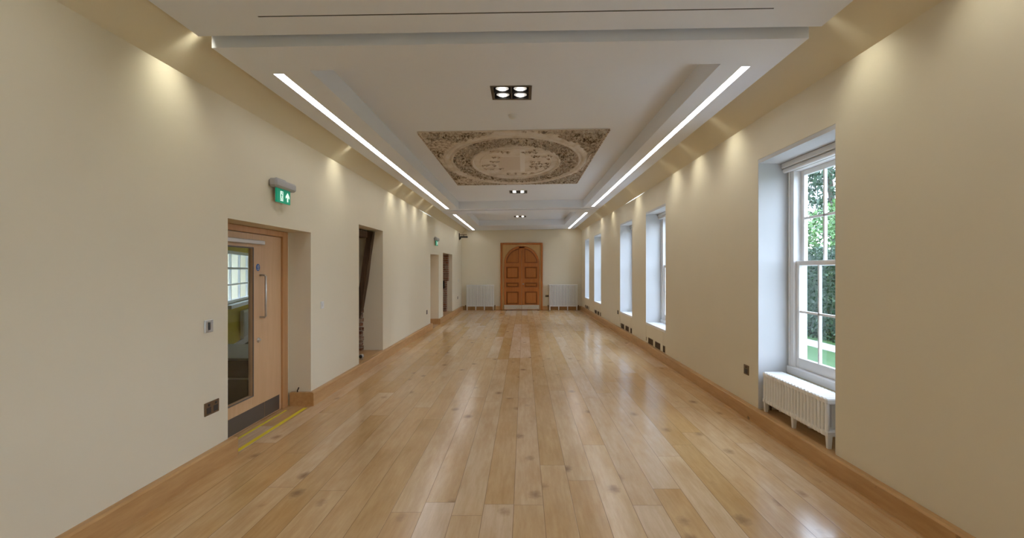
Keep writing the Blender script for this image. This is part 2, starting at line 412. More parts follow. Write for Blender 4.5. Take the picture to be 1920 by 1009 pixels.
for (y0, z, sy), nm in zip(strips, names):
    for (xa, xb, side) in ((-2.003, -1.927, 'left'), (1.747, 1.813, 'window')):
        o = sh(MB().box(xa, xb, sy[0]+.002, sy[1]-.002, z+.008, z+.05)).build('strip_light', m_strip)
        tag(o, 'recessed white light strip %s, on the %s' % (nm, 'window side' if side == 'window' else 'doorway side'), 'light', 'recessed ceiling light strips')
o = sh(MB().box(-1.708, 1.608, 3.286, 3.299, 3.256, 3.275)).build('air_slot', m_black)
tag(o, 'thin dark linear air slot across the white ceiling panel', 'air vent')

def dlz(x, z): return z+.20+TILT*x
def make_downlight(x, y, z, label):
    zc = dlz(x, z); t = thing('downlight', label, 'light', (x, y, zc), 'recessed four-lamp downlights')
    mb = MB()
    for (a, b, c, d) in ((-.205,.205,-.205,-.175), (-.205,.205,.175,.205), (-.205,-.175,-.175,.175), (.175,.205,-.175,.175)):
        mb.box(x+a, x+b, y+c, y+d, zc-.005, zc-.003)
    mb.build('trim_frame', mat('bronze_trim', (.10,.08,.06), .5, .5), t)
    mb = MB()
    for (a, b, c, d) in ((-.188,.188,-.188,-.178), (-.188,.188,.178,.188), (-.188,-.178,-.178,.178), (.178,.188,-.178,.178)):
        mb.box(x+a, x+b, y+c, y+d, zc-.0035, zc+.13)
    mb.box(x-.188, x+.188, y-.188, y+.188, zc+.13, zc+.14)
    mb.box(x-.007, x+.007, y-.178, y+.178, zc-.0035, zc+.05); mb.box(x-.178, x+.178, y-.007, y+.007, zc-.0035, zc+.05)
    mb.build('housing', m_black, t)
    for sx in (-1, 1):
        for sy in (-1, 1):
            c = (x+sx*.09, y+sy*.09, zc+.010)
            r = MB().lathe(c, [(.066, 0), (.068, .004), (.055, .05), (.035, .07), (.033, .068), (.052, .048), (.066, 0)], 'z', 24).build('reflector', m_reflector, t)
            MB().lathe((c[0], c[1], c[2]-.015), [(.0005, .0), (.025, .001), (.037, .006), (.0005, .02)], 'z', 24).build('lamp', m_lamp, r)
    return t
make_downlight(-.125, 5.2, RZ, 'black square four-lamp downlight in the ceiling nearest the camera, before the ornate plaster panel')
make_downlight(-.125, 11.8, RZ, 'black square four-lamp downlight beyond the ornate plaster ceiling panel')
make_downlight(-.125, 17.2, RZ-.005, 'small four-lamp downlight in the last ceiling bay before the double doors')
make_downlight(-.12, -.4, 3.255, 'four-lamp downlight over the entrance end')
for (x, y, l) in ((-.13, 5.95, 'small round white smoke detector between the first downlight and the plaster panel'), (-.13, 15.3, 'small round white smoke detector in the last ceiling bay')):
    zc = dlz(x, RZ)
    t = thing('smoke_detector', l, 'smoke detector', (x, y, zc), 'smoke detectors')
    MB().lathe((x, y, zc-.045), [(.0005,0),(.02,0),(.03,.008),(.043,.014),(.045,.045)], 'z', 20).build('sensor', m_wplas, t)
    MB().lathe((x, y, zc-.018), [(.046,0),(.052,.004),(.052,.018)], 'z', 20).build('base', m_wplas, t)

# ------------------------------------------------------------------ ornate plaster panel
def ornate():
    cx, cy = -.13, 8.6; hx, hy = 1.24, 2.02; zc = dlz(cx, RZ)
    t = thing('plaster_ceiling_panel', 'rectangular ornate plaster ceiling panel with a brown leafy oval wreath', 'plaster panel', (cx, cy, zc))
    m_or = mat('aged_relief', (.4,.3,.2), .8, spec=.15); p = pos(m_or)
    c = ramp(m_or, noise(m_or, p, 14, 4, .7), [(.36, (.07,.045,.03)), (.44, (.30,.23,.16)), (.52, (.56,.49,.40)), (.72, (.74,.69,.62))])
    c = mixc(m_or, ramp(m_or, noise(m_or, p, 1.8, 3, .6), [(.42, (0,0,0)), (.66, (.75,.75,.75))]), c, (.50,.44,.37)); L(m_or, c, m_or.node_tree.nodes['Principled BSDF'].inputs['Base Color'])
    m_bed = mat('aged_plaster', (.5,.45,.4), .8, spec=.15); p = pos(m_bed)
    c = ramp(m_bed, noise(m_bed, p, 3.5, 5, .65), [(.3, (.56,.48,.38)), (.5, (.69,.63,.56)), (.7, (.75,.71,.67))]); L(m_bed, c, m_bed.node_tree.nodes['Principled BSDF'].inputs['Base Color'])
    m_dk = mat('brown_stained_plaster', (.3,.2,.14), .85, spec=.1); p = pos(m_dk)
    c = ramp(m_dk, noise(m_dk, p, 20, 4, .7), [(.36, (.12,.08,.055)), (.45, (.40,.32,.24)), (.55, (.66,.59,.51))]); L(m_dk, c, m_dk.node_tree.nodes['Principled BSDF'].inputs['Base Color'])
    Z = lambda x: dlz(x, RZ)
    def surf(x, y, h): return (cx+x, cy+y, Z(cx+x)-h)
    def strip(mb, fn0, fn1, n, h0, h1, closed=True):
        vs = []
        for i in range(n+1):
            a = 2*PI*i/n; vs += [surf(*fn0(a), h0), surf(*fn1(a), h1)]
        mb.add(vs, [(2*i, 2*i+1, 2*i+3, 2*i+2) for i in range(n)], True)
    MB().box(cx-hx, cx+hx, cy-hy, cy+hy, 0, .02)
    mb = MB(); mb.box(cx-hx, cx+hx, cy-hy, cy+hy, -.012, -.001); mb.v = [(x,y,z+Z(x)) for x,y,z in mb.v]; mb.build('bed', m_bed, t)
    ell = lambda a, b: (lambda th: (a*math.cos(th), b*math.sin(th)))
    # stained band under the wreath
    OA, OB, IA, IB = 1.03, 1.76, .74, 1.28
    mb = MB(); strip(mb, ell(OA, OB), ell(IA, IB), 96, .0135, .0135); mb.build('wreath_band', m_dk, t, fix=False)
    # mouldings
    def mould(a, b, w, h, name):
        mb = MB(); prof = [(0, .010), (.25, .010+h*.8), (.5, .010+h), (.75, .010+h*.8), (1, .010)]
        for (u0, h0), (u1, h1) in zip(prof, prof[1:]): strip(mb, ell(a+w*(u0-.5), b+w*(u0-.5)), ell(a+w*(u1-.5), b+w*(u1-.5)), 96, h0, h1)
        return mb.build(name, m_bed, t, fix=False)
    mould(OA+.10, OB+.12, .10, .035, 'outer_moulding'); mould(OA+.015, OB+.015, .045, .03, 'wreath_edge_moulding')
    mould(IA-.02, IB-.02, .05, .035, 'inner_moulding')
    mould(IA-.15, IB-.2, .02, .015, 'centre_moulding')
    def leaf(mb, x, y, a, l, w, h):
        ca, sa = math.cos(a), math.sin(a)
        q = [(-l, 0, 0), (0, -w, 0), (l, 0, 0), (0, w, 0), (0, 0, 1)]
        vs = [surf(x+ca*u-sa*v, y+sa*u+ca*v, .012+h*k) for u, v, k in q]
        mb.add(vs, [(0,1,4), (1,2,4), (2,3,4), (3,0,4)], False)
    R = random.Random(3)
    mb = MB()
    for i in range(1500):
        th = R.uniform(0, 2*PI); k = R.uniform(.04, .96); a = IA+(OA-IA)*k; b = IB+(OB-IB)*k
        x, y = a*math.cos(th), b*math.sin(th); tang = math.atan2(b*math.cos(th), -a*math.sin(th))
        leaf(mb, x, y, tang+R.choice((-.7, .7))+R.uniform(-.3, .3), R.uniform(.025, .055), R.uniform(.010, .02), R.uniform(.015, .04))
    mb.build('wreath', m_or, t)
    # corner foliage
    stain = MB()
    for sx, sy, idx in ((-1,-1,0), (1,-1,1), (-1,1,2), (1,1,3)):
        mb = MB(); n = 0
        def inside(x, y): return (x/(OA+.16))**2 + (y/(OB+.18))**2 > 1.06 + .05*math.sin(9*x+5*y)
        while n < 420:
            x, y = sx*R.uniform(.15, hx-.05), sy*R.uniform(.25, hy-.05)
            if not inside(x, y): continue
            if idx == 1 and R.random() < 0: continue
            n += 1
            if math.sin(5*x)+math.sin(3.7*y+idx) > 1.1: continue
            leaf(mb, x, y, R.uniform(0, PI), R.uniform(.03, .075), R.uniform(.012, .024), R.uniform(.015, .04))
        mb.build('corner_foliage', m_or, t)
        g = 26; sb = MB()
        for i in range(g):
            for j in range(g):
                x0 = hx*i/g; x1 = hx*(i+1)/g; y0 = hy*j/g; y1 = hy*(j+1)/g
                if inside(sx*(x0+x1)/2, sy*(y0+y1)/2) and max(x0/hx, y0/hy) < .97 and math.sin(6.1*x0+idx)+math.sin(4.3*y0+2*idx)+R.uniform(-.7,.7) < .75:
                    sb.add([surf(sx*x0, sy*y0, .013), surf(sx*x1, sy*y0, .013), surf(sx*x1, sy*y1, .013), surf(sx*x0, sy*y1, .013)], [(0,1,2,3)])
        sb.build('corner_ground', m_dk, t)
    fl = MB(); fl.hexa([surf(a_, b_, h_) for h_ in (.0135, .0125) for (a_, b_) in ((-.30, -.5), (.07, -.5), (.07, .55), (-.30, .55))]); m_pk = mat('pink_plaster', (.65,.575,.50), .85, spec=.1); fl.build('centre_field', m_pk, t)
    fl = MB(); fl.hexa([surf(a_, b_, h_) for h_ in (.016, .0135) for (a_, b_) in ((.07, -.98), (.15, -.98), (.15, .7), (.07, .7))]); fl.build('pale_strip', mat('pale_plaster', (.76,.73,.69), .8), t)  # flat strip paler than the bed
    # sprigs in the central field
    mb = MB()
    for (x0, y0, nx, ny, dx, dy) in ((-.56, -.50, 4, 4, .085, .30), (.28, -.55, 4, 6, .085, .20), (-.34, -.92, 4, 2, .075, .07), (.14, -.92, 3, 2, .075, .09), (-.24, .86, 8, 1, .075, .09)):
        for i in range(nx):
            for j in range(ny):
                if R.random() < .28: continue
                for _ in range(3): leaf(mb, x0+i*dx+R.uniform(-.03,.03)+(.05 if j in (0, ny-1) and x0 < -.5 else 0), y0+j*dy+R.uniform(-.05,.05), R.uniform(-.5,.5), R.uniform(.02,.045), R.uniform(.01,.02), .025)
    mb.build('sprigs', m_dk, t)
    # border fillet
    mb = MB()
    for (a, b, c, d) in ((-hx,hx,hy-.015,hy), (-hx,-hx+.012,-hy,hy), (hx-.018,hx,-hy,hy), (hx-.085,hx-.075,-hy+.1,hy-.1), (hx-.115,hx-.11,-hy+1.2,hy-.1)):
        mb.hexa([surf(a,c,.03), surf(b,c,.03), surf(b,d,.03), surf(a,d,.03), surf(a,c,.008), surf(b,c,.008), surf(b,d,.008), surf(a,d,.008)])
    mb.build('border_fillet', m_dk, t)
ornate()

# ------------------------------------------------------------------ skirting boards
def skirt(mb, fx, side, a, b, th=.055, h=BB):      # side -1 left wall, +1 right wall
    ys = sorted({a, b, *[q for q in (11, 13) if a < q < b]})
    for p, q in zip(ys, ys[1:]):
        xa, xb = fx(p), fx(q); ia, ib = xa-side*th, xb-side*th; ca, cb = xa-side*(th-.012), xb-side*(th-.012)
        def sec(x, i, c, y): return [(x, y, 0), (i, y, 0), (i, y, h-.012), (c, y, h), (x, y, h)]
        v = sec(xa, ia, ca, p) + sec(xb, ib, cb, q)
        mb.add(v, [(0,1,2,3,4), (9,8,7,6,5)] + [(k, k+5, (k+1)%5+5, (k+1)%5) for k in range(5)])
mb = MB()
skirt(mb, XL, -1, Y0, D1[0]+.06); skirt(mb, XL, -1, D1[1]-.055, D2[0]+.05); skirt(mb, XL, -1, D2[1]-.055, D-.05)
mb.box(-2.745, XL(6), D1[1]-.055, D1[1], 0, BB)              # return into the near doorway
mb.box(-2.745, XL(15), D2[1]-.055, D2[1], 0, BB)
struct(mb.build('baseboard_left', m_base))
mb = MB(); skirt(mb, XR, 1, Y0, D-.05); 
struct(mb.build('baseboard_right', m_base))
mb = MB()
for a, b in zip([Y0, 11], [11, D-.05]):
    mb.hexa([(XR(a)-.08,a,0),(XR(a)-.055,a,0),(XR(b)-.055,b,0),(XR(b)-.08,b,0),(XR(a)-.07,a,.018),(XR(a)-.055,a,.018),(XR(b)-.055,b,.018),(XR(b)-.07,b,.018)])
struct(mb.build('trim_1', m_base))
DX0, DX1 = -.922, .754
mb = MB()
for a, b in ((XL(D), DX0), (DX1, XR(D))): mb.bbox(a+.001, b-.001, D-.05, D, 0, BB, .008)
struct(mb.build('baseboard_far', m_base))

# ------------------------------------------------------------------ niches on the left wall
mb = MB(); mb.box(-3.12, -2.98, N1[0], N1[1], .166, 1.25); struct(mb.build('wall_niche_brick', m_brick))
mb = MB(); mb.box(-3.12, -3.0, N1[0], N1[1], 1.25, 2.295); struct(mb.build('wall_niche_rubble', m_rubble))
mb = MB()
for k in range(13): mb.box(-2.98, -2.86-.012*(k%2), N1[1]-.14, N1[1]-.003, .18+k*.082, .18+k*.082+.066)
struct(mb.build('wall_niche_toothing', m_brick))
t = thing('timber_frame', 'old dark leaning timber post and lintel inside the tall wall niche', 'timber frame', (-2.85, 8.9, .17))
def beam(p0, p1, w, d):
    p0, p1 = Vector(p0), Vector(p1); ax = (p1-p0).normalized(); u = Vector((0,1,0)); n = ax.cross(u).normalized()
    mb = MB(); vs = []; R = random.Random(5); steps = 7
    for i in range(steps+1):
        c = p0.lerp(p1, i/steps)
        for (a, b) in ((-1,-1), (1,-1), (1,1), (-1,1)): vs.append(c + n*a*(w/2+R.uniform(-.008,.008)) + u*b*(d/2+R.uniform(-.006,.006)))
    fs = [(4*i+k, 4*i+(k+1)%4, 4*i+4+(k+1)%4, 4*i+4+k) for i in range(steps) for k in range(4)] + [(3,2,1,0), tuple(range(4*steps, 4*steps+4))]
    return mb.add(vs, fs)
beam((-2.93, 9.07, .75), (-2.70, 9.07, 2.28), .10, .14).build('leaning_post', m_timber, t)
MB().bbox(-2.98, -2.74, 7.84, 8.99, 2.16, 2.285, .012).build('lintel', m_timber, t)
t = thing('niche_spotlight', 'small round steel spotlight on the floor of the tall niche', 'spotlight', (-2.6, 8.2, .165))
MB().lathe((-2.60, 8.2, .165), [(.0005,0),(.03,0),(.03,.012),(.008,.014),(.008,.03)], 'z', 16).build('base', m_steel, t)
MB().lathe((-2.60, 8.165, .215), [(.0005,0),(.034,0),(.036,.004),(.036,.06),(.025,.075),(.0005,.076)], 'y', 20).build('lamp_housing', m_steel, t)
MB().lathe((-2.60, 8.162, .215), [(.0005,0),(.026,0),(.027,.003)], 'y', 20).build('lens', m_black, t)
# far niche: old brick with a small dark hole
mb = MB(); mb.box(-3.12, -2.98, N2[0], N2[1], .166, 2.13)
mb.box(-2.98, -2.66, N2[1]-.25, N2[1]-.002, .166, .95); mb.box(-2.98, -2.82, N2[1]-.25, N2[1]-.002, .95, 1.22); mb.box(-2.72, -2.66, N2[1]-.25, N2[1]-.002, .95, 1.22)
mb.box(-2.98, -2.60, N2[1]-.25, N2[1]-.002, 1.22, 2.13)
struct(mb.build('wall_far_niche_brick', m_brick))
MBo = MB().box(-2.82, -2.72, N2[1]-.06, N2[1]-.003, .95, 1.22); struct(MBo.build('wall_far_niche_hollow', m_dark))

# ------------------------------------------------------------------ door in the left wall
def make_door(y0, y1, num, dx=0):
    t = sempty('door_%d' % num, (-2.8+dx, (y0+y1)/2, 0))
    X = -2.78+dx
    fr = MB(); fr.bbox(X-.06, X+.02, y1-.19+.0, y1-.065, 0, 2.038, .004); fr.bbox(X-.06, X+.02, y0+.002, y0+.10, 0, 2.038, .004)
    fr.bbox(X-.06, X+.02, y0+.10, y1-.19, 1.975, 2.038, .004)
    fr.build('door_frame', m_framewood, t)
    MB().box(X-.30, X-.005, y1-.065, y1-.001, 0, 2.038).build('jamb_lining', m_wall, t)
    la, lb = y0+.105, y1-.193
    ga, gb, gz0, gz1 = max(la+.12, y1-1.40), y1-.81, .31, 1.82
    lf = MB()
    lf.bbox(X-.045, X, la, ga, .008, 1.97, .002); lf.bbox(X-.045, X, gb, lb, .008, 1.97, .002)
    lf.bbox(X-.045, X, ga, gb, .008, gz0, .002); lf.bbox(X-.045, X, ga, gb, gz1, 1.97, .002)
    leaf = lf.build('door_leaf', m_doorwood, t)
    MB().box(X-.026, X-.020, ga, gb, gz0, gz1).build('vision_glass', m_glass, leaf)
    bd = MB()
    for a, b, c, d in ((ga-.012, ga, gz0-.012, gz1+.012), (gb, gb+.012, gz0-.012, gz1+.012), (ga, gb, gz0-.012, gz0), (ga, gb, gz1, gz1+.012)): bd.box(X, X+.006, a, b, c, d)
    bd.build('glazing_bead', mat('dark_bead', (.12,.10,.09), .5), leaf)
    k1 = MB().bbox(X, X+.004, la+.01, y1-.575, .02, .185, .001); k1.build('kick_plate', m_kick, leaf)
    MB().bbox(X, X+.004, y1-.565, lb-.05, .02, .185, .001).build('kick_plate', m_kick, leaf)
    hy = y1-.665; hd = MB()
    hd.tube([(X, hy, 1.10), (X+.05, hy, 1.10), (X+.062, hy, 1.112), (X+.062, hy, 1.53), (X+.05, hy, 1.542), (X, hy, 1.542)], .011, 12)
    hd.build('pull_handle', m_steel, leaf)
    lk = MB().lathe((X, y1-.70, .865), [(.026,0),(.026,.008),(.0005,.009)], 'x', 20); lk.bbox(X+.006, X+.022, y1-.725, y1-.675, .858, .872, .003); lk.build('lock_escutcheon', m_steel, leaf)
    MB().lathe((X, y1-.705, 1.625), [(.038,0),(.038,.002),(.0005,.003)], 'x', 24).build('sign_disc', m_blue, leaf)
    MB().lathe((X+.0032, y1-.705, 1.625), [(.0005,0),(.0005,.0003)], 'x', 8).lathe((X+.0032, y1-.705, 1.632), [(.014,0),(.010,.0004)], 'x', 16).box(X+.003, X+.0036, y1-.72, y1-.69, 1.603, 1.609).build('sign_mark', m_wplas, leaf)
    cl = MB(); cl.bbox(X+.003, X+.055, y1-1.35, y1-.66, 1.862, 1.905, .006); cl.build('door_closer', m_grey if False else mat('closer_silver', (.62,.60,.58), .4, .3), leaf)
    return t
make_door(D1[0], D1[1], 1); make_door(D2[0], D2[1], 2, .012)
for (xa, ya, yb, l) in ((-2.705, 4.60, 5.83, 'thin yellow floor tape line at the foot of the glazed door'), (-2.53, 4.43, 5.93, 'wide yellow floor tape line across the mouth of the near doorway')):
    wd = .014 if xa < -2.6 else .021
    o = MB().bbox(xa-wd, xa+wd, ya, yb, .0002, .0016, .0004).build('floor_tape', m_yel); tag(o, l, 'tape', 'yellow floor tapes')
o = MB().tube([(-2.665, D1[1]-.03, BB), (-2.665, D1[1]-.03, BB+.02), (-2.655, D1[1]-.035, BB+.035), (-2.645, D1[1]-.04, BB+.055)], .007, 10).build('cable_stub', m_black)
tag(o, 'short black cable end poking up from the doorway skirting', 'cable')

# ------------------------------------------------------------------ side room behind the glazed door
dr = Vector((-.303, .953, 0)); A0 = Vector((-4.9, 7.4, 0)); nr = Vector((-.953, -.303, 0))   # nr points out of the side room
def rp(t_, o_, z): q = A0 + dr*t_ + nr*o_; return (q.x, q.y, z)
def rbox(mb, t0, t1, o0, o1, z0, z1): return mb.hexa([rp(t0,o1,z0), rp(t0,o0,z0), rp(t1,o0,z0), rp(t1,o1,z0), rp(t0,o1,z1), rp(t0,o0,z1), rp(t1,o0,z1), rp(t1,o1,z1)])
ST0, ST1, SZ0, SZ1 = 2.3, 5.5, .93, 1.98
mb = MB(); rbox(mb, -4.2, ST0, 0, .2, 0, 2.7); rbox(mb, ST1, 5.8, 0, .2, 0, 2.7); rbox(mb, ST0, ST1, 0, .2, 0, SZ0); rbox(mb, ST0, ST1, 0, .2, SZ1, 2.7)
struct(mb.build('wall_side_room', m_yroom))
mb = MB(); mb.box(-8, -3.13, 12.9, 13.0, 0, 2.7); mb.box(-8, -3.13, 3.3, 3.4, 0, 2.7); struct(mb.build('wall_side_room_ends', m_wall))
struct(MB().box(-8, -3.12, 3.3, 13.0, -.06, 0).build('floor_side_room', m_carpet))
struct(MB().box(-8, -3.12, 3.3, 13.0, 2.7, 2.76).build('ceiling_side_room', m_white))
t = sempty('window_8', rp((ST0+ST1)/2, .1, SZ0))
fr = MB(); rbox(fr, ST0, ST1, .04, .14, SZ0, SZ0+.06); rbox(fr, ST0, ST1, .04, .14, SZ1-.06, SZ1); rbox(fr, ST0, ST0+.06, .04, .14, SZ0+.06, SZ1-.06); rbox(fr, ST1-.06, ST1, .04, .14, SZ0+.06, SZ1-.06)
fr.build('window_frame', m_paintw, t)
gb_ = MB(); 
for tt in (3.12, 3.92, 4.70): rbox(gb_, tt-.02, tt+.02, .07, .11, SZ0+.06, SZ1-.06)
for zz, hh in ((1.63, .022), (1.30, .015)): rbox(gb_, ST0+.06, ST1-.06, .068, .112, zz-hh, zz+hh)
gb_.build('glazing_bars', m_paintw, t)
g_ = MB(); rbox(g_, ST0+.06, ST1-.06, .085, .092, SZ0+.06, SZ1-.06); g_.build('window_pane', m_glass, t)
sl = MB(); rbox(sl, ST0-.05, ST1+.05, -.12, .04, SZ0-.07, SZ0); sl.build('window_sill', m_paintw, t)
t = thing('panel_radiator', 'white panel radiator under the side room window, seen through the door glass', 'radiator', rp(4.4, -.1, .16))
pb = MB(); rbox(pb, 3.42, 5.2, -.10, -.03, .16, .74); pb.build('panel', m_rad, t)
pb = MB()
for k in range(30): rbox(pb, 3.45+k*.058, 3.475+k*.058, -.112, -.101, .20, .70)
pb.build('convector_ribs', m_rad, t)
sb = MB(); rbox(sb, -4.2, 5.8, -.03, -.002, 0, .12); struct(sb.build('baseboard_side_room', m_paintw))
t = thing('low_table', 'low grey-topped table with dark front in the side room, seen through the door glass', 'table', (-3.95, 7.0, 0))
MB().bbox(-4.7, -3.3, 6.36, 7.6, .47, .50, .004).build('tabletop', m_tabletop, t)
MB().bbox(-4.66, -3.34, 6.40, 6.42, .25, .468, .002).build('front_panel', m_darkwood, t)
MB().bbox(-4.68, -3.32, 6.39, 6.43, .225, .25, .003).build('rail', m_paintw, t)
for lx in (-4.66, -3.38):
    for ly in (6.40, 7.52): MB().bbox(lx, lx+.04, ly, ly+.04, 0, .225 if ly < 7 else .468, .003).build('leg', m_darkwood, t)
spot(-5.4, 6.2, 2.6, -5.4, 6.2, 0, 30, 150, STRIP_COL)  # lamp without fixture below the side room's ceiling slab, shining straight down

# ------------------------------------------------------------------ sash windows on the right wall
def make_window(i, a, b):
    X = XR((a+b)/2); n = i+1; t = sempty('window_%d' % n, (X+.32, (a+b)/2, .55))
    # white lined reveals and head, masonry filling above the head outside
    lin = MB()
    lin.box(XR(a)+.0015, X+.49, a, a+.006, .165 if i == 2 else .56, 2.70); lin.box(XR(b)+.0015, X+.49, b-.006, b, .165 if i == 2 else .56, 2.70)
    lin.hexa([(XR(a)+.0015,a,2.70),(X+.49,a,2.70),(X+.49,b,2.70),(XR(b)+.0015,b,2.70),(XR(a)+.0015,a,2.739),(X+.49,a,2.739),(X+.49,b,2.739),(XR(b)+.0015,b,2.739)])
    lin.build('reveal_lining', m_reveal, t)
    zb = .56
    xf = X+.31
    # box frame
    fr = MB(); fr.bbox(xf, xf+.14, a+.007, a+.11, zb, 2.66, .004); fr.bbox(xf, xf+.14, b-.11, b-.007, zb, 2.66, .004)
    fr.bbox(xf, xf+.14, a+.11, b-.11, 2.60, 2.66, .004); fr.bbox(xf-.02, xf+.16, a+.007, b-.007, zb-.02, zb+.055, .004)
    fr.bbox(xf-.012, xf, a+.03, a+.05, zb+.06, 2.64, .003); fr.bbox(xf-.012, xf, b-.05, b-.03, zb+.06, 2.64, .003)
    fr.build('window_frame', m_paintw, t)
    def sash(x0, x1, z0, z1, rb, rt, name):
        s = MB(); ya, yb = a+.112, b-.112; st = .055
        s.bbox(x0, x1, ya, ya+st, z0, z1, .003); s.bbox(x0, x1, yb-st, yb, z0, z1, .003)
        s.bbox(x0, x1, ya+st, yb-st, z0, z0+rb, .003); s.bbox(x0, x1, ya+st, yb-st, z1-rt, z1, .003)
        sh_ = s.build(name, m_paintw, t)
        g = MB(); ga, gb = ya+st, yb-st; za, zb_ = z0+rb, z1-rt
        for k in (1, 2): y = ga+(gb-ga)*k/3; g.bbox(x0+.006, x1-.006, y-.012, y+.012, za, zb_, .002)
        zm = (za+zb_)/2; g.bbox(x0+.006, x1-.006, ga, gb, zm-.011, zm+.011, .002)
        g.build('glazing_bars', m_paintw, sh_)
        MB().box((x0+x1)/2-.002, (x0+x1)/2+.002, ga, gb, za, zb_).build('window_pane', m_glass, sh_)
    sash(xf+.075, xf+.115, 1.64, 2.60, .045, .05, 'upper_sash'); sash(xf+.025, xf+.065, zb+.056, 1.69, .10, .045, 'lower_sash')
    # head reveal: recess for the blind
    if i == 2: pass
    else:
        sl = MB(); sl.hexa([(XR(a)-.004,a+.0065,.52),(xf-.022,a+.0065,.52),(xf-.022,b-.0065,.52),(XR(b)-.004,b-.0065,.52),(XR(a)-.004,a+.0065,.56),(xf-.022,a+.0065,.56),(xf-.022,b-.0065,.56),(XR(b)-.004,b-.0065,.56)])
        sl.build('window_sill', m_paintw, t)
    return t
for i, (a, b) in enumerate(WINS): make_window(i, a, b)
# masonry below the sashes of the boxed-in windows and behind the open radiator
mb = MB()
for i, (a, b) in enumerate(WINS): mb.box(XR(a)+.30, XR(a)+.46, a+.0065, b-.0065, .14, .538)
struct(mb.build('wall_apron', m_wall))
a, b = WINS[2]
struct(MB().box(XR(a)+.003, XR(a)+.298, a+.007, b-.007, .14, .150).build('floor_recess', m_base))
ordn = {2: 'nearest', 3: 'second', 4: 'third', 5: 'fourth'}
for i in (2, 3, 4, 5):
    a, b = WINS[i]; X = XR((a+b)/2)
    t = thing('roller_blind', 'white roller blind rolled up at the head of the %s tall window' % ordn[i], 'blind', (X+.26, (a+b)/2, 2.66), 'roller blinds over the windows')
    MB().bbox(X+.235, X+.302, a+.012, b-.012, 2.645, 2.698, .006).build('headrail', m_wplas, t)
    MB().tube([(X+.268, a+.02, 2.62), (X+.268, b-.02, 2.62)], .024, 16).build('roll', m_paintw, t)
# boxed-in radiators with brass vents
for i in (3, 4, 5, 6):
    a, b = WINS[i]; o_ = {3: 'second', 4: 'third', 5: 'fourth', 6: 'last'}[i]
    t = thing('radiator_cover', 'cream boxed-in radiator cover with small brass vents under the %s tall window' % o_, 'radiator cover', (XR(a), (a+b)/2, .165), 'boxed-in radiator covers')
    def fb(mb, y0, y1, o0, o1, z0, z1):
        return mb.hexa([(XR(y0)+o0,y0,z0),(XR(y0)+o1,y0,z0),(XR(y1)+o1,y1,z0),(XR(y1)+o0,y1,z0),(XR(y0)+o0,y0,z1),(XR(y0)+o1,y0,z1),(XR(y1)+o1,y1,z1),(XR(y1)+o0,y1,z1)])
    fb(MB(), a+.18, b-.009, .001, .02, .165, .518).build('panel', m_wall, t)
    fb(MB(), a+.009, a+.17, .001, .02, .165, .518).build('panel', m_wall, t)
    fb(MB(), a+.171, a+.179, .010, .02, .17, .51).build('joint', m_dark, t)
    for (y0, y1) in ((a+.85, a+1.21), (a+.34, a+.69), (a+.03, a+.155)):
        y1 = min(y1, b-.08)
        v = fb(MB(), y0, y1, -.004, .0, .17, .285).build('vent', m_brass, t)
        s = MB()
        for k in range(5): fb(s, y0+.012, y1-.012, -.006, -.004, .183+k*.019, .192+k*.019)
        s.build('louvres', m_dark, v)
    fb(MB(), b-.065, b-.04, -.004, .0, .20, .27).build('valve_plate', m_brass, t)

